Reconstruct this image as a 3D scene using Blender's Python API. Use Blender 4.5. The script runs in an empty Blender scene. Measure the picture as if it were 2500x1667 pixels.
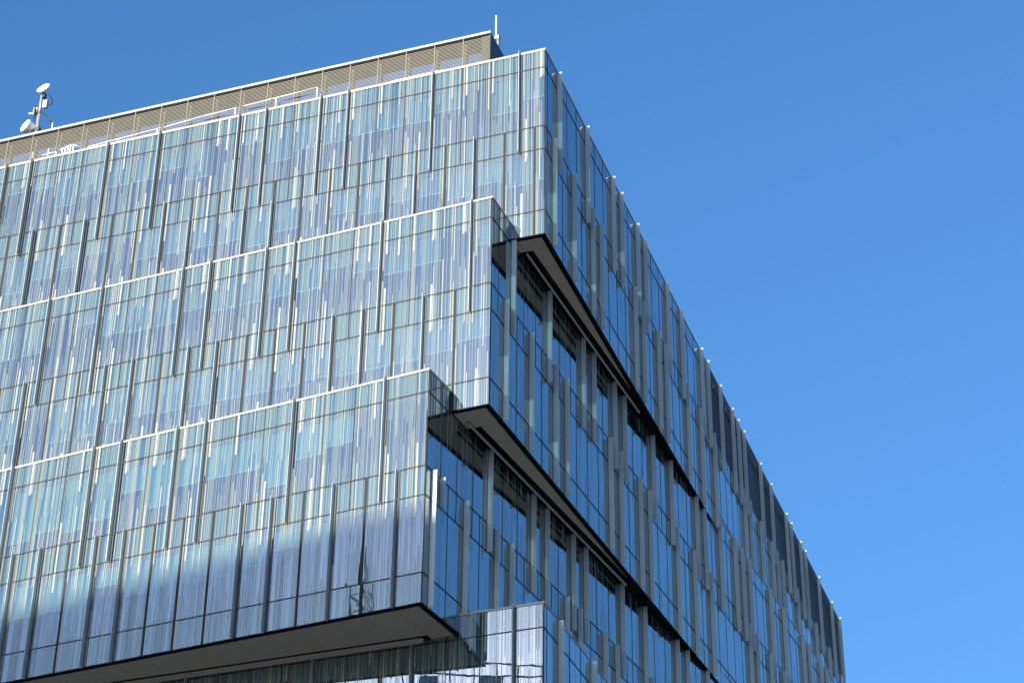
import bpy, math, random
from mathutils import Vector, Matrix

# ------------------------------------------------------------------ camera, sky, sun
sc = bpy.context.scene
H0 = 66.98                                    # height of the roof edge above the ground
cam_d = bpy.data.cameras.new('camera'); cam = bpy.data.objects.new('camera', cam_d)
sc.collection.objects.link(cam); sc.camera = cam
YAW, PIT, ROL, FOC = 0.34645, 0.54672, 0.01055, 5153.75
CAM = Vector((25.79469, -75.71111, -65.28197 + H0))
cF = Vector((-math.sin(YAW)*math.cos(PIT), math.cos(YAW)*math.cos(PIT), math.sin(PIT)))
cR = Vector((math.cos(YAW), math.sin(YAW), 0)); cU = cR.cross(cF)
R2 = cR*math.cos(ROL) + cU*math.sin(ROL); U2 = -cR*math.sin(ROL) + cU*math.cos(ROL)
m = Matrix((R2, U2, -cF)).transposed().to_4x4(); m.translation = CAM
cam.matrix_world = m
cam_d.sensor_width = 36; cam_d.sensor_fit = 'HORIZONTAL'; cam_d.lens = FOC/2500*36
cam_d.clip_start = 0.5; cam_d.clip_end = 5000

SUN = Vector((-0.23, -1.0, 0.20)).normalized()
EL = math.asin(SUN.z); AZ = math.atan2(SUN.x, SUN.y)
w = bpy.data.worlds.new("World"); sc.world = w; w.use_nodes = True
nt = w.node_tree; bg = nt.nodes['Background']
sky = nt.nodes.new('ShaderNodeTexSky'); sky.sky_type = 'NISHITA'; sky.sun_disc = False
sky.sun_elevation = EL; sky.sun_rotation = AZ
sky.altitude = 200; sky.air_density = 1.4; sky.dust_density = 5.5; sky.ozone_density = 7.2
nt.links.new(sky.outputs[0], bg.inputs[0]); bg.inputs[1].default_value = 0.15

sl = bpy.data.lights.new('sun', 'SUN'); sl.energy = 4.2; sl.angle = math.radians(0.5); sl.color = (1.0, 0.93, 0.80)
so = bpy.data.objects.new('sun', sl); sc.collection.objects.link(so)
so.rotation_euler = SUN.to_track_quat('Z', 'Y').to_euler(); so.location = (0, -200, 200)
sc.view_settings.view_transform = 'Standard'; sc.view_settings.look = 'None'
sc.view_settings.exposure = 1.21; sc.view_settings.gamma = 1.0
sc.cycles.max_bounces = 10; sc.cycles.transparent_max_bounces = 24
sc.cycles.glossy_bounces = 6; sc.cycles.diffuse_bounces = 4
sc.cycles.sample_clamp_indirect = 6

# ------------------------------------------------------------------ helpers
class MB:
    """collects polygons with a material slot each and links them as one mesh object"""
    def __init__(s): s.v = []; s.f = []; s.m = []
    def poly(s, pts, mi=0):
        n = len(s.v); s.v += [tuple(p) for p in pts]; s.f.append(tuple(range(n, n+len(pts)))); s.m.append(mi)
    def hexa(s, c, mi=0):        # 8 corners: bottom 0-3, top 4-7
        n = len(s.v); s.v += [tuple(p) for p in c]
        for q in ((0,3,2,1),(4,5,6,7),(0,1,5,4),(1,2,6,5),(2,3,7,6),(3,0,4,7)):
            s.f.append(tuple(n+i for i in q)); s.m.append(mi)
    def box(s, a, b, mi=0):
        x0,y0,z0 = a; x1,y1,z1 = b
        s.hexa([(x0,y0,z0),(x1,y0,z0),(x1,y1,z0),(x0,y1,z0),(x0,y0,z1),(x1,y0,z1),(x1,y1,z1),(x0,y1,z1)], mi)
    def tube(s, a, b, r, mi=0, n=12, r2=None):
        a = Vector(a); b = Vector(b); d = (b-a).normalized(); r2 = r if r2 is None else r2
        u = d.orthogonal().normalized(); v = d.cross(u); k = len(s.v)
        for p, rr in ((a, r), (b, r2)):
            for i in range(n):
                t = 2*math.pi*i/n; s.v.append(tuple(p + u*math.cos(t)*rr + v*math.sin(t)*rr))
        for i in range(n):
            j = (i+1) % n; s.f.append((k+i, k+j, k+n+j, k+n+i)); s.m.append(mi)
        s.f.append(tuple(k+n-1-i for i in range(n))); s.m.append(mi)
        s.f.append(tuple(k+n+i for i in range(n))); s.m.append(mi)
    def path(s, pts, r, mi=0, n=8):
        for a, b in zip(pts[:-1], pts[1:]): s.tube(a, b, r, mi, n)
    def build(s, name, mats, parent=None, smooth=False):
        me = bpy.data.meshes.new(name); me.from_pydata(s.v, [], s.f)
        if not isinstance(mats, (list, tuple)): mats = [mats]
        for mm in mats: me.materials.append(mm)
        me.polygons.foreach_set('material_index', s.m)
        if smooth: me.polygons.foreach_set('use_smooth', [True]*len(s.f))
        me.update()
        o = bpy.data.objects.new(name, me); sc.collection.objects.link(o)
        if parent: o.parent = parent
        return o

def tag(o, label=None, cat=None, group=None, kind=None):
    for k, v in (('label', label), ('category', cat), ('group', group), ('kind', kind)):
        if v: o[k] = v
    return o
def empty(name, loc=(0, 0, 0)):
    o = bpy.data.objects.new(name, None); sc.collection.objects.link(o); o.location = loc; return o

# ------------------------------------------------------------------ materials
def mat(name, col, rough=0.5, metal=0.0, spec=0.5, var=0.0, scale=2.0, bump=0.0):
    mm = bpy.data.materials.new(name); mm.use_nodes = True; t = mm.node_tree; b = t.nodes['Principled BSDF']
    b.inputs['Base Color'].default_value = (*col, 1); b.inputs['Roughness'].default_value = rough
    b.inputs['Metallic'].default_value = metal; b.inputs['Specular IOR Level'].default_value = spec
    if var or bump:
        tc = t.nodes.new('ShaderNodeTexCoord'); nz = t.nodes.new('ShaderNodeTexNoise')
        nz.inputs['Scale'].default_value = scale; nz.inputs['Detail'].default_value = 4
        t.links.new(tc.outputs['Object'], nz.inputs['Vector'])
        if var:
            rp = t.nodes.new('ShaderNodeMapRange')
            rp.inputs['To Min'].default_value = 1-var; rp.inputs['To Max'].default_value = 1+var
            t.links.new(nz.outputs['Fac'], rp.inputs['Value'])
            mx = t.nodes.new('ShaderNodeVectorMath'); mx.operation = 'SCALE'; mx.inputs[0].default_value = col
            t.links.new(rp.outputs[0], mx.inputs['Scale']); t.links.new(mx.outputs[0], b.inputs['Base Color'])
        if bump:
            bp = t.nodes.new('ShaderNodeBump'); bp.inputs['Strength'].default_value = bump; bp.inputs['Distance'].default_value = 0.01
            t.links.new(nz.outputs['Fac'], bp.inputs['Height']); t.links.new(bp.outputs[0], b.inputs['Normal'])
    return mm

def glass(name, R0, trans, refl=(1, 1, 1), warp=0.0, rough=0.0):
    """coated glazing: Schlick reflection over tinted see-through"""
    mm = bpy.data.materials.new(name); mm.use_nodes = True; t = mm.node_tree; t.nodes.clear()
    out = t.nodes.new('ShaderNodeOutputMaterial'); mix = t.nodes.new('ShaderNodeMixShader')
    gl = t.nodes.new('ShaderNodeBsdfGlossy'); gl.inputs['Roughness'].default_value = rough; gl.inputs['Color'].default_value = (*refl, 1)
    tr = t.nodes.new('ShaderNodeBsdfTransparent'); tr.inputs['Color'].default_value = (*trans, 1)
    lw = t.nodes.new('ShaderNodeLayerWeight'); lw.inputs['Blend'].default_value = 0.5
    pw = t.nodes.new('ShaderNodeMath'); pw.operation = 'POWER'; pw.inputs[1].default_value = 5
    ma = t.nodes.new('ShaderNodeMath'); ma.operation = 'MULTIPLY_ADD'; ma.inputs[1].default_value = 1-R0; ma.inputs[2].default_value = R0
    t.links.new(lw.outputs['Facing'], pw.inputs[0]); t.links.new(pw.outputs[0], ma.inputs[0])
    t.links.new(ma.outputs[0], mix.inputs[0]); t.links.new(tr.outputs[0], mix.inputs[1]); t.links.new(gl.outputs[0], mix.inputs[2])
    t.links.new(mix.outputs[0], out.inputs[0])
    if warp:
        tc = t.nodes.new('ShaderNodeTexCoord'); nz = t.nodes.new('ShaderNodeTexNoise')
        nz.inputs['Scale'].default_value = 0.9; nz.inputs['Detail'].default_value = 1.5
        bp = t.nodes.new('ShaderNodeBump'); bp.inputs['Strength'].default_value = 1.0; bp.inputs['Distance'].default_value = warp
        t.links.new(tc.outputs['Object'], nz.inputs['Vector']); t.links.new(nz.outputs['Fac'], bp.inputs['Height'])
        t.links.new(bp.outputs[0], gl.inputs['Normal'])
    return mm

def frit(name, col, opa):
    mm = bpy.data.materials.new(name); mm.use_nodes = True; t = mm.node_tree; t.nodes.clear()
    out = t.nodes.new('ShaderNodeOutputMaterial'); b = t.nodes.new('ShaderNodeMixShader')
    d1 = t.nodes.new('ShaderNodeBsdfDiffuse'); d1.inputs['Color'].default_value = (*col, 1)
    d2 = t.nodes.new('ShaderNodeBsdfTranslucent'); d2.inputs['Color'].default_value = (.5, .8, .72, 1)
    df = t.nodes.new('ShaderNodeMixShader'); df.inputs[0].default_value = 0.22
    t.links.new(d1.outputs[0], df.inputs[1]); t.links.new(d2.outputs[0], df.inputs[2])
    gl = t.nodes.new('ShaderNodeBsdfGlossy'); gl.inputs['Roughness'].default_value = 0.0; gl.inputs['Color'].default_value = (.86, .92, 1, 1)
    lw = t.nodes.new('ShaderNodeLayerWeight'); lw.inputs['Blend'].default_value = 0.5
    pw = t.nodes.new('ShaderNodeMath'); pw.operation = 'POWER'; pw.inputs[1].default_value = 5
    ma = t.nodes.new('ShaderNodeMath'); ma.operation = 'MULTIPLY_ADD'; ma.inputs[1].default_value = .90; ma.inputs[2].default_value = .10
    t.links.new(lw.outputs['Facing'], pw.inputs[0]); t.links.new(pw.outputs[0], ma.inputs[0]); t.links.new(ma.outputs[0], b.inputs[0])
    t.links.new(df.outputs[0], b.inputs[1]); t.links.new(gl.outputs[0], b.inputs[2]); t.links.new(b.outputs[0], out.inputs[0])
    if opa < 1:
        mix = t.nodes.new('ShaderNodeMixShader'); tr = t.nodes.new('ShaderNodeBsdfTransparent'); mix.inputs[0].default_value = opa
        t.links.new(tr.outputs[0], mix.inputs[1]); t.links.new(b.outputs[0], mix.inputs[2]); t.links.new(mix.outputs[0], out.inputs[0])
    return mm

M = {}
M['glass'] = glass('vision_glass', 0.35, (0.44, 0.61, 0.62), (0.89, 0.90, 0.97), warp=0.0006)
M['side_glass'] = glass('side_glass', 0.35, (0.44, 0.61, 0.63), (0.90, 0.95, 1.0), warp=0.0006)
M['side_glass_sp'] = glass('side_spandrel_glass', 0.32, (0.60, 0.74, 0.74), (0.90, 0.95, 1.0), warp=0.0006)
M['glass_sp'] = glass('spandrel_glass', 0.29, (0.58, 0.75, 0.74), (0.88, 0.92, 0.97), warp=0.0006)
M['frit1'] = frit('frit_dense', (0.455, 0.46, 0.40), 1.0)
M['frit2'] = frit('frit_medium', (0.34, 0.38, 0.35), 0.78)
M['frit3'] = frit('frit_faint', (0.27, 0.335, 0.32), 0.50)
M['joint'] = mat('joint_metal', (0.036, 0.032, 0.02), 0.8, 0.0, 0.12)
M['transom'] = mat('transom_metal', (0.045, 0.040, 0.022), 0.8, 0.0, 0.12, var=0.12, scale=3)
M['mullion'] = mat('mullion_metal', (0.038, 0.039, 0.034), 0.8, 0.0, 0.12, var=0.08, scale=3)
M['cap'] = mat('coping_paint', (0.42, 0.405, 0.37), 0.45, var=0.04, scale=4)
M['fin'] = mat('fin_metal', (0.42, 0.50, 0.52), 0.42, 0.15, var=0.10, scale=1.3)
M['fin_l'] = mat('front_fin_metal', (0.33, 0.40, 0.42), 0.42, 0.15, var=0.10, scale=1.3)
M['clip'] = mat('fin_joint', (0.62, 0.63, 0.60), 0.4, 0.2)
M['sp_back'] = mat('spandrel_backing', (0.06, 0.115, 0.125), 0.7, var=0.15, scale=1.5)
M['blind_reflect'] = mat('reflect_toned_blind', (0.20, 0.33, 0.33), 0.8, var=0.05, scale=2)  # same blinds on the third block, its different reflection put into the colour
M['blind'] = mat('roller_blind', (0.13, 0.19, 0.19), 0.8, var=0.05, scale=2)
M['bar'] = mat('blind_bar', (0.85, 0.86, 0.86), 0.4)
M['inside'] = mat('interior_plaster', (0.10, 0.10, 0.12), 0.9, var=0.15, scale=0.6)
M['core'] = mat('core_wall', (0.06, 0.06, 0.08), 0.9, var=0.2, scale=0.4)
M['soffit'] = mat('soffit_sheet', (0.64, 0.53, 0.37), 0.6, var=0.07, scale=1.2, bump=0.1)
M['dark'] = mat('dark_edge', (0.008, 0.008, 0.009), 0.8, 0, 0.1)
M['rail'] = mat('rail_metal', (0.50, 0.49, 0.46), 0.4, 0.2)
M['roof'] = mat('roof_membrane', (0.35, 0.34, 0.32), 0.9, var=0.1)
M['slat'] = mat('louvre_slat', (0.19, 0.175, 0.13), 0.5, var=0.05)
M['screen_dark'] = mat('screen_sheet', (0.05, 0.052, 0.052), 0.55, 0.2, var=0.12, scale=1)
M['white'] = mat('white_paint', (0.85, 0.85, 0.84), 0.4)
M['galv'] = mat('galvanised_steel', (0.45, 0.45, 0.42), 0.4, 0.4, var=0.15, scale=8)
M['black'] = mat('black_rubber', (0.02, 0.02, 0.022), 0.5)
M['brass'] = mat('yellowed_metal', (0.45, 0.42, 0.25), 0.45, 0.3)
M['louv'] = mat('dark_louvre', (0.12, 0.14, 0.15), 0.3, 0.3)
M['louvg'] = glass('dark_louvre_glass', 0.22, (0.25, 0.3, 0.36), (0.7, 0.8, 0.9))
M['ground'] = mat('paving', (0.24, 0.22, 0.20), 0.9, var=0.15, scale=0.05)
M['conc'] = mat('pale_concrete', (0.42, 0.40, 0.37), 0.8, var=0.08, scale=0.2)
M['tower'] = mat('tower_glass', (0.02, 0.05, 0.06), 0.15, 0.0, 0.6)
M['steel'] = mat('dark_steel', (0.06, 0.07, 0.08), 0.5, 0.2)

# ------------------------------------------------------------------ the building: four stacked, slightly turned blocks
RH = [1.1157, 3.5027, 1.3502, 3.4947, 1.3501]          # row heights A..E from the top
LEV = [0]
for r_ in RH: LEV.append(LEV[-1] + r_)
MR = 1.52973
A1 = 0.01025
BL = {
 1: dict(x=0, y=0, z=0, L=0.0, R=A1, o=.84061, j=.2565),
 2: dict(x=-1.72467, y=-2.30962, z=-9.90307, L=-.05161, R=-.04102, o=.64222, j=.54876),
 3: dict(x=-3.68877, y=-4.34103, z=-19.71602, L=-.10329, R=-.092, o=.36625, j=-.134),
 4: dict(x=.32252, y=-1.00374, z=-29.6149, L=-.02686, R=.01047, o=.85302, j=.24641)}
for b in BL.values():
    b['c'] = Vector((b['x'], b['y'], 0)); b['zt'] = b['z'] + H0
    b['tL'] = Vector((-math.cos(b['L']), -math.sin(b['L']), 0)); b['nL'] = Vector((math.sin(b['L']), -math.cos(b['L']), 0))
    b['tR'] = Vector((-math.sin(b['R']), math.cos(b['R']), 0)); b['nR'] = Vector((math.cos(b['R']), math.sin(b['R']), 0))
YEND = 70.8

def P(b, side, s, z, off=0.0):
    """point on a facade: s along it from the corner, z world height, off outward"""
    q = b['c'] + b['t'+side]*s + b['n'+side]*off
    return Vector((q.x, q.y, z))
def fbox(mb, b, side, s0, s1, z0, z1, o0, o1, mi=0):
    mb.hexa([P(b,side,s0,z0,o0), P(b,side,s1,z0,o0), P(b,side,s1,z0,o1), P(b,side,s0,z0,o1),
             P(b,side,s0,z1,o0), P(b,side,s1,z1,o0), P(b,side,s1,z1,o1), P(b,side,s0,z1,o1)], mi)
def fquad(mb, b, side, s0, s1, z0, z1, o, mi=0):
    mb.poly([P(b,side,s0,z0,o), P(b,side,s1,z0,o), P(b,side,s1,z1,o), P(b,side,s0,z1,o)], mi)

def pix(p):
    d = p - CAM; zz = d.dot(cF)
    return 1250 + FOC*d.dot(R2)/zz, 833.5 - FOC*d.dot(U2)/zz
def area(b, side, s0, s1, z0, z1):
    q = [pix(P(b,side,s,z)) for s, z in ((s0,z0),(s1,z0),(s1,z1),(s0,z1))]
    q = [(min(max(u,0),2500), min(max(v,0),1667)) for u, v in q]
    return abs(sum(q[i][0]*q[(i+1)%4][1]-q[(i+1)%4][0]*q[i][1] for i in range(4)))/2

building = empty('office_building')
tag(building, 'tall glass office building of stacked shifted blocks with streaked facade and projecting fins', 'building')

# ---- white frit streaks: each half bay of each spandrel row sends streaks up and down
def half_bay(rng, wd):
    out = []                                    # (offset, width, up, down, material)  up/down in metres beyond the spandrel
    x = 0.006
    while x < wd - 0.012:
        k = rng.random()
        if k < 0.055: w_, up, dn, mi = rng.uniform(.055,.075), rng.uniform(.5,1.3), rng.uniform(.4,1.4), 1
        elif k < 0.13: w_, up, dn, mi = rng.uniform(.020,.030), rng.uniform(.1,1.9), rng.uniform(.1,2.2), 1
        elif k < 0.23: w_, up, dn, mi = rng.uniform(.008,.014), 9, 9, 1
        elif k < 0.32: w_, up, dn, mi = rng.uniform(.012,.03), rng.uniform(.1,1.9), rng.uniform(.1,1.9), 2
        elif k < 0.52: w_, up, dn, mi = rng.uniform(.008,.020), 9, 9, 2
        elif k < 0.62: w_, up, dn, mi = rng.uniform(.012,.04), rng.uniform(.1,1.9), rng.uniform(.1,1.9), 3
        else: w_, up, dn, mi = rng.uniform(.008,.03), 9, 9, 3
        w_ = min(w_*1.3, wd - 0.006 - x)
        out.append((x, w_, up, dn, mi)); x += w_ + rng.uniform(.012, .046)
    return out

def streaks(b, side, smax, hb, first):
    """list of (s0, s1, zlow, zhigh, material index) over one facade"""
    seed = hash((round(b['z'], 1), side)) % 1000
    rng0 = random.Random(int(abs(b['z'])*7) + (3 if side == 'R' else 0))
    variants = [half_bay(random.Random(100+i), hb) for i in range(9)]
    res = []; s = first - 2*hb
    while s < smax:
        base_v = variants[rng0.randrange(9)]
        for x, w_, up, dn, mi in base_v:
            if up == 9 and s+x+w_ > 0.02 and s+x < smax:
                res.append((max(s+x, .02), s+x+w_, b['zt']-LEV[5], b['zt'], mi))
        for row in (0, 2, 4):
            v = [q for q in variants[rng0.randrange(9)] if q[2] != 9]
            for x, w_, up, dn, mi in v:
                a0, a1 = s+x, s+x+w_
                if a1 < 0.02 or a0 > smax: continue
                a0 = max(a0, 0.02)
                if True:
                    zh = LEV[row]-up if row else 0; zl = LEV[row+1]+dn if row < 4 else LEV[5]
                res.append((a0, a1, b['zt']-zl, b['zt']-zh, mi))
        s += hb
    return res

PANELS = {'window': [], 'spandrel_panel': []}

def facade(bi, side, smax, mod, firstB, firstD, rows=range(5), grid_from=None, zfloor=None):
    """lays out the panels of one facade; firstB/firstD = first joint of the upper / lower storey"""
    b = BL[bi]; hb = mod/2
    st = streaks(b, side, smax, hb, firstB)
    if side == 'R':                             # same print, thinned to imitate the grazing sky reflection that hides it
        rr = random.Random(17); st = [q for q in st if rr.random() < (.5 if q[3]-q[2] < 9 else .22)]
    jB = [0.0]; s = firstB
    while s < smax-0.2: jB.append(s); s += mod
    jB.append(smax)
    jD = [0.0]; s = firstD
    while s < smax-0.2: jD.append(s); s += mod
    jD.append(smax)
    jC = sorted(set([round(q, 4) for q in jB+jD]))
    for row in rows:
        js = jB if row < 2 else (jC if row == 2 else jD)
        z1 = b['zt']-LEV[row]; z0 = b['zt']-LEV[row+1]
        wide = set(round(q, 4) for q in jD) if row >= 2 else set()
        for s0, s1 in zip(js[:-1], js[1:]):
            if s1-s0 < 0.15: continue
            sub = [(max(a,s0), min(c,s1), max(l,z0), min(h,z1), mi) for a,c,l,h,mi in st if a < s1-.006 and c > s0+.006 and l < z1 and h > z0]
            gr = grid_from is not None and row < 2 and s0 >= grid_from-0.01
            PANELS['window' if row in (1, 3) else 'spandrel_panel'].append(
                dict(b=b, bi=bi, side=side, row=row, s0=s0, s1=s1, z0=z0, z1=z1, st=sub, grid=gr,
                     wide=(side == 'L' and round(s0, 4) in wide and s0 > 0), a=area(b, side, s0, s1, z0, z1)))

prng = random.Random(77)
def panel_mesh(mb, p):
    b, side = p['b'], p['side']
    e = 0.0
    j = [prng.uniform(-.0016, .0016) for _ in range(4)]          # no two panes sit quite true
    mb.poly([P(b,side,p['s0']+.008,p['z0']+.01,j[0]), P(b,side,p['s1']-.008,p['z0']+.01,j[1]),
             P(b,side,p['s1']-.008,p['z1']-.01,j[2]), P(b,side,p['s0']+.008,p['z1']-.01,j[0]+j[2]-j[1])], 0 if p['row'] in (1,3) else 4)
    for a, c, l, h, mi in p['st']:
        if c-a < .004 or h-l < .02: continue
        fquad(mb, b, side, a, c, l+.012, h-.012, e+.007, mi)
    jw = 0.055 if p['wide'] else 0.016          # joint at the panel's near side
    if p['s0'] > 0: fbox(mb, b, side, p['s0']-jw, p['s0']+jw, p['z0'], p['z1'], -.05, .012 + (.004 if p['wide'] else 0), 6 if p['wide'] else 5)
    else: fbox(mb, b, side, 0.0, .02, p['z0'], p['z1'], -.05, .006, 5)
    if p['row'] not in (1, 3):                  # insulated backing behind spandrel glass
        fquad(mb, b, side, p['s0'], p['s1'], p['z0'], p['z1'], -.09, 7)
    else:                                       # shadow box head behind the top of the vision glass
        fquad(mb, b, side, p['s0'], p['s1'], p['z1']-.22, p['z1'], -.10, 8)
PM = None
def grid_mesh(mb, p):
    b, side = p['b'], p['side']; s0, s1, z0, z1 = p['s0'], p['s1'], p['z0'], p['z1']
    fquad(mb, b, side, s0+.01, s1-.01, z0+.01, z1-.01, -.05, 1)
    fquad(mb, b, side, s0+.01, s1-.01, z0+.01, z1-.01, -.10, 0)
    n = max(1, round((z1-z0)/.36))
    for i in range(n+1):
        z = z0+(z1-z0)*i/n; fbox(mb, b, side, s0, s1, z-.025, z+.025, -.03, .03, 0)
    for i in range(5):
        s = s0+(s1-s0)*i/4; fbox(mb, b, side, s-.012, s+.012, z0, z1, -.03, .012, 0)

brng = random.Random(5)
def blind_for(p):
    """returns (drop, second bar) or None"""
    if p['row'] not in (1, 3) or p['grid']: return None
    h = p['z1']-p['z0']
    if p['s0'] < 3.2 and p['bi'] == 3 and p['side'] == 'L': return None
    if p['side'] == 'R':
        return brng.choice([None, None, None, .25, .4])
    if p['bi'] == 3 and p['row'] == 1: return brng.choice([.42, .5, .72, .78, .8, .8, .5, .8])
    if p['bi'] == 3: return brng.choice([.3, .5, .9, .45])
    return brng.choice([.46, .46, .5, .5, .36, .62, .46, None, .2])
def blind_mesh(mb, p, drop):
    b, side = p['b'], p['side']; h = p['z1']-p['z0']; zb = p['z1']-h*drop
    fbox(mb, b, side, p['s0']+.05, p['s1']-.05, zb, p['z1']-.2, -.165, -.16, 0)
    fbox(mb, b, side, p['s0']+.05, p['s1']-.05, zb-.03, zb, -.175, -.15, 1)

sR = {1: 70.8, 2: YEND-BL[2]['y'], 3: YEND-BL[3]['y'], 4: 40}
SL = 39.5
LEND = {}
for bi in (1, 2, 3, 4):
    b = BL[bi]
    sl_ = SL + (b['x'] if bi < 4 else 0)
    LEND[bi] = sl_
    dB = {1: b['o'], 2: b['o'], 3: b['o'], 4: b['o']}[bi]*1.5
    dD = {1: dB-.75, 2: dB+.75, 3: dB+.75, 4: dB+.75}[bi]
    if bi == 3: dB, dD = b['o']*1.5, b['o']*1.5+.75
    if bi == 2: dB, dD = b['o']*1.5, b['o']*1.5+.75
    if dD < 0.3: dD += 1.5
    b['dB'], b['dD'] = dB, dD
    facade(bi, 'L', sl_, 1.5, dB, dD, rows=range(5) if bi < 4 else range(5))
    rB = (b['j']+1)*MR
    rD = rB - MR/2
    b['rB'], b['rD'] = rB, rD
    if rB-MR > .2: fb = rB-MR
    else: fb = rB
    facade(bi, 'R', sR[bi], MR, fb, rD if rD < MR else rD-MR, grid_from=(BL[1]['j']+20)*MR if bi == 1 else None)

def mats_of(q): return MATS if q is None or q['side'] == 'L' else [M['side_glass']] + MATS[1:4] + [M['side_glass_sp']] + MATS[5:]
MATS = [M['glass'], M['frit1'], M['frit2'], M['frit3'], M['glass_sp'], M['joint'], M['mullion'], M['sp_back'], M['inside']]
gridp = []
for kind in ('window', 'spandrel_panel'):
    ps = sorted(PANELS[kind], key=lambda q: -q['a'])
    ones = [q for q in ps if not q['grid']]
    gridp += [q for q in ps if q['grid']]
    for q in ones[:100]:
        mb = MB(); panel_mesh(mb, q); o = mb.build(kind, mats_of(q), building)
        d = blind_for(q)
        if d:
            mb = MB(); blind_mesh(mb, q, d); mb.build('blind', [M['blind_reflect' if q['bi'] == 3 else 'blind'], M['bar']], o)
    mb = MB(); bb = MB()
    for q in ones[100:]:
        n0 = len(mb.m); panel_mesh(mb, q); d = blind_for(q)
        if q['side'] == 'R': mb.m[n0:] = [{0: 9, 4: 10}.get(k, k) for k in mb.m[n0:]]
        if d: blind_mesh(bb, q, d)
    o = mb.build(kind, MATS + [M['side_glass'], M['side_glass_sp']], building); o['kind'] = 'stuff'
    if bb.f: tag(bb.build('blind', [M['blind'], M['bar']], o), kind='stuff')
gridp.sort(key=lambda q: -q['a'])
for q in gridp:
    mb = MB(); grid_mesh(mb, q); mb.build('louvre_panel', [M['louv'], M['louvg']], building)

# ---- transoms, copings, fins
def clampz(z): return z
for bi, b in BL.items():
    for side, smax in (('L', LEND[bi]), ('R', sR[bi])):
        for lv in range(1, 5):
            z = b['zt']-LEV[lv]; mb = MB()
            fbox(mb, b, side, -.012, smax, z-.023, z+.023, -.06, .018)
            mb.build('transom', M['transom'], building)
        z = b['zt']-LEV[5]; mb = MB()
        fbox(mb, b, side, -.01, smax, z-.02, z+.035, -.2, .010)
        mb.build('bottom_trim', M['dark'], building)
        mb = MB(); zt = b['zt']
        fbox(mb, b, side, -.035, smax, zt-(.11 if bi == 1 else .08) if side == 'L' else zt-.05, zt+.012, -.28, .035 if side == 'L' else .03)
        mb.build('coping', M['cap'], building)

UL = {1: [1,4,7,8,10,11,14,16,19,20], 2: [1,4,7,8,10,11,14,16,19,20], 3: [2,5,8,9,11,12,15,17,20], 4: [1,4,7,11,14]}
LL = {1: [(3,2),(5,3),(6,2),(10,3),(11,3),(13,3),(14,2),(17,2),(19,2),(22,2)],
      2: [(2,2),(4,2),(5,2),(9,2),(10,2),(12,2),(13,2),(16,2),(18,2),(21,2)],
      3: [(1,2),(3,2),(5,2),(6,2),(10,2),(11,2),(13,2),(14,2),(17,2)],
      4: [(2,2),(5,2),(6,2)]}
UR = [1,4,7,8,10,11,14,16,19,20,22,24,25,26,29,31,34,35,37,38,41,44,46]
LR = [1,3,5,6,10,11,13,14,17,19,21,26,27,29,31,32,33,36,40,43]
FINS = []
def add_fin(bi, side, s, r0, r1, dep=.25):
    FINS.append((bi, side, s, r0, r1, dep))
for bi, b in BL.items():
    for n in UL[bi]: add_fin(bi, 'L', b['dB']+(n-1)*1.5, 0, 3)
    for k, r0 in LL[bi]:
        s = b['dB'] + (k-1)*1.5 - .75 if bi == 1 else b['dB'] + k*1.5 - .75 + (.75*2 if False else 0)
        if bi == 1: s = b['o']*1.5+(k-1)*1.5-.75
        else: s = b['o']*1.5+(k-1)*1.5+.75
        add_fin(bi, 'L', s, r0, 5)
    for n in UR:
        s = (b['j']+n)*MR
        if s < sR[bi]+.3:
            if bi == 3 and n == 1: add_fin(bi, 'R', s, 2, 3)
            else: add_fin(bi, 'R', min(s, sR[bi]-.02), 0, 3)
    for n in LR:
        s = (b['j']+n-.5)*MR
        if s < sR[bi]: add_fin(bi, 'R', s, 2, 5)
# the last upright at the far end runs the full height
for bi in (1, 2, 3): add_fin(bi, 'R', sR[bi]-.02, 3, 5)
def fin_mesh(mb, f):
    bi, side, s, r0, r1, dep = f; b = BL[bi]; t = .022
    z1 = b['zt']-LEV[r0] + ((.02 if side == 'L' else -.05) if r0 == 0 else 0)
    if r0 == 0 and side == 'R' and ((bi == 2 and s < 33) or (bi == 3 and s < 38)): z1 = BL[bi-1]['zt']-LEV[5]-.02
    if r0 == 0 and side == 'L' and bi == 4 and s > 3.5: z1 = BL[3]['zt']-LEV[5]-.02
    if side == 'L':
        t = .012                                # slim blade; dark strip beside it paints in its shadow and reflection
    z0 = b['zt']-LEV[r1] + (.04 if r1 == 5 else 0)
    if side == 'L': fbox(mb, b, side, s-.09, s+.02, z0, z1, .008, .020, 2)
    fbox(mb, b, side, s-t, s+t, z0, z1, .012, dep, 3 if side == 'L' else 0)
    for lv in range(r0, r1+1):                 # joint cleats at each storey line
        z = b['zt']-LEV[lv]
        if z0-.05 < z < z1-.1:
            fbox(mb, b, side, s-t-.004, s+t+.004, z-.012, z+.012, .016, dep+.004, 1)
FINS.sort(key=lambda f: -area(BL[f[0]], f[1], f[2]-.15, f[2]+.15, BL[f[0]]['zt']-LEV[f[4]], BL[f[0]]['zt']-LEV[f[3]]))
rest = MB()
for i, f in enumerate(FINS):
    if i < 100:
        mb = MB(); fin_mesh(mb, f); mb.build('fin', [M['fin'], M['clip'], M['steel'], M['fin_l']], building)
    else: fin_mesh(rest, f)
tag(rest.build('fin', [M['fin'], M['clip'], M['steel'], M['fin_l']], building), kind='stuff')

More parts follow.
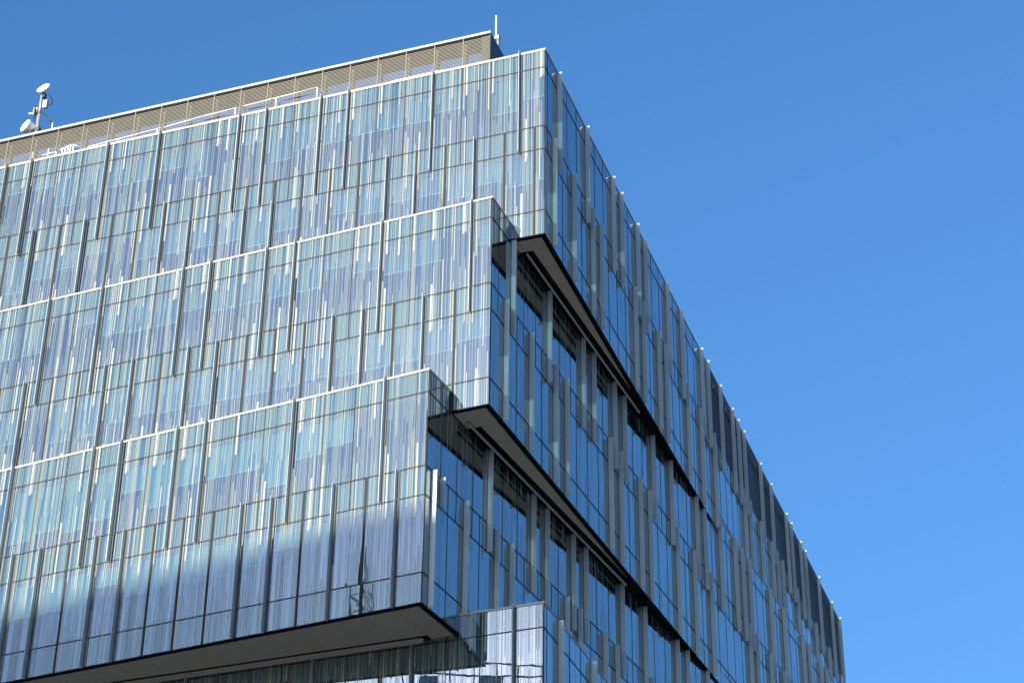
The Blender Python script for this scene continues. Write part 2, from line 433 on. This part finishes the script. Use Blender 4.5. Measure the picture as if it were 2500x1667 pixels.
# ---- roofs, floors and cores
for bi, b in BL.items():
    sl_, sr_ = LEND[bi], sR[bi]
    def corner(inL, inR, z):                   # point inside: inL behind the left facade, inR behind the right one
        q = b['c'] - b['nL']*inL - b['nR']*inR; return Vector((q.x, q.y, z))
    def quadpts(ins, z, z2=None):
        a = corner(ins, ins, z); l = b['tL']*(sl_-ins-.2); r = b['tR']*(sr_-ins-.2)
        far = a + l + b['tR']*(sr_-ins-.2)
        return [a, a+r, far, a+l]
    def slab(ins, z0, z1):
        lo = quadpts(ins, z0); hi = [Vector((p.x, p.y, z1)) for p in lo]; return lo+hi
    mb = MB(); mb.hexa(slab(.26, b['zt']-.10, b['zt']-.04)); mb.build('roof', M['roof'], building)
    for lv in (1, 3, 5):
        if lv == 5: z0, z1 = b['zt']-LEV[5]+.06, b['zt']-LEV[5]+.5
        elif lv == 1: z0, z1 = b['zt']-LEV[1]-.0, b['zt']-.3
        else: z0, z1 = b['zt']-LEV[3]+.5, b['zt']-LEV[2]-.02
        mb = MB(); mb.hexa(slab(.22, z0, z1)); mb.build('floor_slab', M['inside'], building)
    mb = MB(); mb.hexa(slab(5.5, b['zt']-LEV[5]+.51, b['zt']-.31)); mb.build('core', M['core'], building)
base = BL[4]
mb = MB()                                      # lower storeys below the frame
for k in range(6):
    zt = base['zt']-LEV[5]-k*4.4
    if zt < .3: break
    zb = max(0.0, zt-4.4)
    fbox(mb, base, 'L', 0, 39.5, zb, zt-.6, -.05, 0, 0); fbox(mb, base, 'R', 0, 40, zb, zt-.6, -.05, 0, 0)
    fbox(mb, base, 'L', 0, 39.5, zt-.6, zt-.03, -.2, .03, 1); fbox(mb, base, 'R', .035, 40, zt-.6, zt-.03, -.2, .03, 1)
mb.build('lower_storeys', [M['tower'], M['mullion']], building)
mb = MB(); mb.box((-39, .6, 0), (-.6, 60, base['zt']-LEV[5])); mb.build('lower_core', M['core'], building)

# ---- soffits under the overhangs
def ring(b, side, s0, s1, o0, o1, z0, z1, mb, mi=0):
    fbox(mb, b, side, s0, s1, z0, z1, -o1, -o0, mi)
for bi in (1, 2):
    b = BL[bi]; nb = BL[bi+1]; zb = b['zt']-LEV[5]
    mb = MB(); fbox(mb, b, 'R', .02, 40, zb+.02, zb+.05, -4.2, -.0)          # dark edge strip and slot lining
    mb.build('soffit_edge', M['dark'], building)
    def inner(s):                              # distance from this facade to the lower block's facade at s
        q0 = b['c'] + b['tR']*s; d = nb['c'] - q0
        den = b['nR'].dot(nb['nR']); return -(d.dot(nb['nR']))/den
    ex = {1: 1.17, 2: 1.70}[bi]; edges = [.24]
    while edges[-1] < 36: edges.append(ex); ex += MR
    edges = edges[:26]
    for a, c in zip(edges[:-1], edges[1:]):
        ia, ic = inner(a)-.62, inner(c)-.62
        if a < .5: ia = ic = inner(a)-.02
        ia = max(ia, .25); ic = max(ic, .25)
        if ia < .27 and ic < .27: break
        g = .014; z0, z1 = zb-.004, zb+.02
        mb = MB()
        q = [P(b,'R',a+g,z0,-.24), P(b,'R',c-g,z0,-.24), P(b,'R',c-g,z0,-ic), P(b,'R',a+g,z0,-ia)]
        mb.hexa(q + [Vector((p.x,p.y,z1)) for p in q]); mb.build('soffit_panel', M['soffit'], building)
    # washing rail hung beside the lower block's wall
    s0 = {1: 3.55, 2: 3.25}[bi]; s1 = {1: 19.5, 2: 21.3}[bi]
    mb = MB()
    mb.tube(P(nb,'R',s0,zb-.10,.30), P(nb,'R',s1,zb-.10,.30), .055, 0, 12)
    fbox(mb, nb, 'R', s0, s1, zb-.045, zb+.0, .26, .34, 1)
    mb.build('washing_rail', [M['rail'], M['mullion']], building)
b = BL[3]; zb = b['zt']-LEV[5]; nb = BL[4]
mb = MB(); fbox(mb, b, 'L', .02, LEND[3]-.1, zb+.02, zb+.05, -5.2, 0); mb.build('soffit_edge', M['dark'], building)
mb = MB(); fbox(mb, b, 'R', 5.3, 40, zb+.02, zb+.05, -4, 0); mb.build('soffit_edge', M['dark'], building)
e = 1.28; edges = [.25]
while e < LEND[3]: edges.append(e); e += 1.5
for a, c in zip(edges[:-1], edges[1:]):
    def inn(s):
        q0 = b['c']+b['tL']*s; d = nb['c']-q0; return -(d.dot(nb['nL']))/b['nL'].dot(nb['nL'])
    ia, ic = inn(a)-.42, inn(c)-.42
    if a < .5: ia, ic = inn(a)-.03, inn(a)-.03
    g = .014; mb = MB(); z0, z1 = zb-.004, zb+.02
    q = [P(b,'L',a+g,z0,-.26), P(b,'L',c-g,z0,-.26), P(b,'L',c-g,z0,-ic), P(b,'L',a+g,z0,-ia)]
    mb.hexa(q + [Vector((p.x,p.y,z1)) for p in q]); mb.build('soffit_panel', M['soffit'], building)
mb = MB()
fbox(mb, nb, 'L', 5.25, 40, zb-.20, zb-.10, .10, .20, 0)
fbox(mb, nb, 'L', 5.25, 40, zb-.10, zb-.0, .06, .24, 1)
mb.build('washing_rail', [M['rail'], M['soffit']], building)

# ---- plant screen on the roof
SX, SY, ST = -3.41, 1.5, 3.16
screen = MB()
n = int((ST-.15-.1)/.087)
for i in range(n):
    z = H0+.05+i*.087
    screen.box((-39, SY, z), (SX, SY+.012, z+.033), 0)
scr = screen.build('louvre_screen', M['slat'], building)
mb = MB(); mb.box((-39, SY-.06, H0+ST-.13), (SX+.03, SY+.12, H0+ST)); mb.build('screen_cap', M['cap'], scr)
for k in range(24):
    x = -4.85-1.545*k if k > 0 else -4.85
    mb = MB(); mb.box((x-.018, SY-.02, H0), (x+.022, SY+.05, H0+ST-.14)); mb.build('screen_post', M['slat'], scr)
    mb = MB(); mb.box((x-.07, SY+.35, H0-.03), (x+.07, SY+.55, H0+ST-.16)); mb.build('screen_strut', M['screen_dark'], scr)
mb = MB(); mb.box((SX-.05, SY+.04, H0), (SX, SY+9, H0+ST-.02)); mb.build('screen_side', M['screen_dark'], scr)
mb = MB(); mb.box((SX-.48, SY+.06, H0), (SX-.06, SY+.10, H0+ST-.2)); mb.build('screen_end_panel', M['screen_dark'], scr)
mb = MB(); mb.box((-39, SY+.125, H0+ST-.16), (SX-.06, SY+1.25, H0+ST-.08)); mb.build('screen_deck', M['screen_dark'], scr)
mb = MB(); mb.box((-39, SY+2.2, H0-.03), (-29.6, SY+2.3, H0+ST-.1)); mb.build('plant_wall', M['screen_dark'], scr)
RY = SY-.3
for xa, za, xb, zb_, posts in [(-28.62, 1.26, -27.78, 1.28, (-27.78,)), (-25.87, 1.14, -21.55, 1.35, (-24.05, -21.79)), (-21.4, 1.34, -19.04, 1.51, ()), (-19.04, 1.51, -17.24, 1.57, (-17.29,)), (-16.82, 1.59, -12.68, 1.74, (-14.98, -12.68)), (-8.54, 1.08, -5.71, 1.1, ())]:
    A_, B_ = Vector((xa, RY, H0+za)), Vector((xb, RY, H0+zb_)); mb = MB(); mb.tube(A_, B_, .022)
    for q in posts: mb.tube((q, RY, H0+za+(zb_-za)*(q-xa)/(xb-xa)), (q, RY, H0-.04), .028)
    mb.build('guard_rail', M['white'], building, True)
mb = MB()
for x, z in [(-27.4, 1.37), (-27.23, 1.39), (-27.06, 1.4), (-26.91, 1.42), (-26.74, 1.43)]: mb.box((x-.025, RY-.03, H0-.04), (x+.025, RY+.03, H0+z))
pts = [Vector((x, RY, H0+z)) for x, z in [(-27.52, 1.35), (-26.8, 1.5), (-26.49, 1.34)]]
mb.tube(pts[0], pts[1], .045); mb.tube(pts[1], pts[2], .025); mb.build('roof_ladder', M['white'], building)

# ------------------------------------------------------------------ antennas
def S3(x, z, y=4.0): return Vector((x, y, z+H0))
mast = empty('antenna_mast', S3(-31.12, -.04))
tag(mast, 'rooftop antenna mast carrying two white drum dishes at the left end of the roof', 'antenna')
def off(mb): 
    o = mast.location; mb.v = [tuple(Vector(v)-o) for v in mb.v]; return mb
mb = MB(); mb.tube(S3(-31.12, -.04), S3(-31.22, 6.6), .10, n=14); mb.tube(S3(-31.22, 6.6), S3(-31.24, 8.0), .07, n=14); off(mb).build('pole', M['galv'], mast, True)
def drum(c, r, dep, toward, up_img, name):
    nrm = (-cF*toward + (R2*up_img[0] + U2*up_img[1])*math.sqrt(1-toward**2)).normalized()
    mb = MB(); mb.tube(c-nrm*dep, c, r*.93, 0, 28, r); mb.tube(c, c+nrm*.02, r*1.02, 0, 28)
    mb.tube(c-nrm*(dep+.12), c-nrm*dep, r*.35, 1, 20, r*.9)
    o = off(mb).build(name, [M['white'], M['galv']], mast); return nrm
drum(S3(-31.11, 8.36, 3.85), .40, .12, .52, (-.47, .88), 'dish')
drum(S3(-31.90, 5.92, 3.85), .40, .42, .52, (-.76, .65), 'dish')
mb = MB(); mb.tube(S3(-31.6, 5.6), S3(-31.15, 5.7), .07); mb.box(S3(-31.28, 5.45, 3.9), S3(-31.02, 5.7, 4.12)); off(mb).build('clamp', M['screen_dark'], mast)
mb = MB(); mb.box(S3(-31.14, 7.75, 3.9), S3(-30.98, 8.05, 4.1)); off(mb).build('clamp', M['black'], mast)
mb = MB(); mb.box(S3(-31.02, 7.0, 3.92), S3(-30.78, 7.52, 4.1)); mb.box(S3(-31.07, 7.1, 3.95), S3(-31.02, 7.6, 4.03), 0)
off(mb).build('radio_unit', M['cap'], mast)
mb = MB(); c = S3(-31.5, 6.8, 4)
mb.tube(c, c+Vector((-.05, -.02, 0)), .32, 0, 24); mb.tube(c+Vector((-.05,0,0)), c+Vector((-.36, -.05, .02)), .05, 1); mb.box(c+Vector((.0,-.1,-.05)), c+Vector((.17,.1,.30)), 0)
mb.tube(c+Vector((.1,0,0)), S3(-31.18, 6.75), .07, 2)
off(mb).build('small_antenna', [M['brass'], M['white'], M['black']], mast)
mb = MB(); mb.path([S3(-30.80, 7.93), S3(-30.66, 7.75), S3(-30.52, 7.52), S3(-30.47, 7.30), S3(-30.53, 7.17), S3(-30.66, 7.15)], .035)
mb.path([S3(-31.3, 6.75), S3(-31.5, 6.6), S3(-31.55, 6.4), S3(-31.45, 6.25), S3(-31.25, 6.2)], .015)
off(mb).build('cable', M['black'], mast, True)
mb = MB(); mb.tube(S3(-31.12, 6.85), S3(-30.24, 5.78), .025); mb.tube(S3(-30.24, 5.80), S3(-30.24, -.04), .035, 1)
off(mb).build('brace', [M['black'], M['white']], mast, True)

whip = empty('whip_antenna', (-3.9, 3.96, H0-.04))
tag(whip, 'thin white whip antenna standing above the right end of the rooftop screen', 'antenna')
mb = MB(); mb.tube((0,0,0), (0,-.05,4.98), .055, n=12); mb.build('pole', M['galv'], whip, True)
mb = MB(); mb.tube((-.10,-.05,4.75), (-.10,-.08,6.25), .045, n=12); mb.build('whip', M['white'], whip, True)
mb = MB(); mb.box((-.16,-.12,4.72), (.07,.04,4.92)); mb.build('bracket', M['galv'], whip)
mb = MB(); mb.path([(.03,0,5.0),(.1,0,4.95),(.13,0,4.7),(.10,0,4.4),(.05,0,4.2)], .018); mb.build('cable', M['black'], whip, True)

# ------------------------------------------------------------------ ground and the neighbours behind the viewpoint (they shade and mirror in the glass)
mb = MB(); mb.poly([(-2500,-2500,0),(2500,-2500,0),(2500,2500,0),(-2500,2500,0)]); tag(mb.build('ground', M['ground']), kind='structure')

nb_ = empty('neighbour_building', (-45, -146, 0))
tag(nb_, 'pale concrete block across the street whose shadow crosses the lower facade', 'building')
HT = 68.0
mb = MB()
q = [(-75,-146.5,0),(-12,-137.0,0),(-9,-160,0),(-72,-169,0)]
o = nb_.location
q = [Vector(p)-o for p in q]
mb.hexa(q+[Vector((p.x,p.y,HT)) for p in q]); mb.build('wall', M['conc'], nb_)
d = (q[1]-q[0]).normalized(); nn = Vector((-d.y, d.x, 0)); L_ = (q[1]-q[0]).length
for fl in range(18):
    mb = MB(); z = 3+fl*3.6
    a = q[0]+d*1.0+nn*.03; c = q[1]-d*1.0+nn*.03
    mb.hexa([a+Vector((0,0,z)), c+Vector((0,0,z)), c-nn*.2+Vector((0,0,z)), a-nn*.2+Vector((0,0,z)),
             a+Vector((0,0,z+1.7)), c+Vector((0,0,z+1.7)), c-nn*.2+Vector((0,0,z+1.7)), a-nn*.2+Vector((0,0,z+1.7))])
    mb.build('window_band', M['tower'], nb_)

# far dark tower with an open steel frame on its roof, seen only mirrored
az = math.radians(24.3); D = 450
tw = empty('dark_tower', (-math.sin(az)*D, -math.cos(az)*D, 0))
tag(tw, 'distant dark glass tower with open steel frame on top, mirrored low in the facade', 'building')
tw.rotation_euler = (0, 0, -az)
TH = 36+D*math.tan(math.radians(21.7))-5.0
mb = MB(); mb.box((-24, -14, 0), (24, 14, TH)); mb.build('wall', M['tower'], tw)
mb = MB()
for k in range(9):
    x = -24+k*6
    for y in (-14, 14): mb.box((x-.2, y-.2, TH), (x+.2, y+.2, TH+6))
for z in (2.8, 6): 
    for y in (-14, 14): mb.box((-24.4, y-.3, TH+z-.15), (24.4, y+.3, TH+z+.15))
    for x in (-24, 24): mb.box((x-.3, -14, TH+z-.15), (x+.3, 14, TH+z+.15))
mb.build('roof_frame', M['steel'], tw)
mb = MB(); mb.box((-14, -6, TH), (-9, 6, TH+5.5)); mb.box((2, -6, TH), (8, 6, TH+6)); mb.build('plant_box', M['galv'], tw)

# lattice crane mast added out of view to give the wavering mirror image
cx_, cy_, ch = -82.8, -109.0, 101.3
standin = empty('standin_mast', (cx_, cy_, 0))
tag(standin, 'slim steel lattice crane mast added out of view for the wavering reflection near the lowest glass corner', 'standin')
mb = MB(); r = 1.0; z = 0
for sx in (-r, r):
    for sy in (-r, r): mb.tube((sx, sy, 0), (sx, sy, ch-4), .12, n=6)
while z < ch-6:
    for a, c in (((-r,-r),(r,-r)), ((r,-r),(r,r)), ((r,r),(-r,r)), ((-r,r),(-r,-r))):
        mb.tube((*a, z), (*c, z+2), .07, n=5); mb.tube((*a, z+2), (*c, z+2), .07, n=5)
    z += 2
mb.build('lattice', M['steel'], standin)
mb = MB(); mb.tube((0, 0, ch-4), (0, 0, ch+.6), .22, n=6, r2=.06); mb.tube((-.9, -.9, ch-4), (0, 0, ch-1), .08); mb.tube((.9, .9, ch-4), (0, 0, ch-1), .08); mb.build('tip', M['steel'], standin)
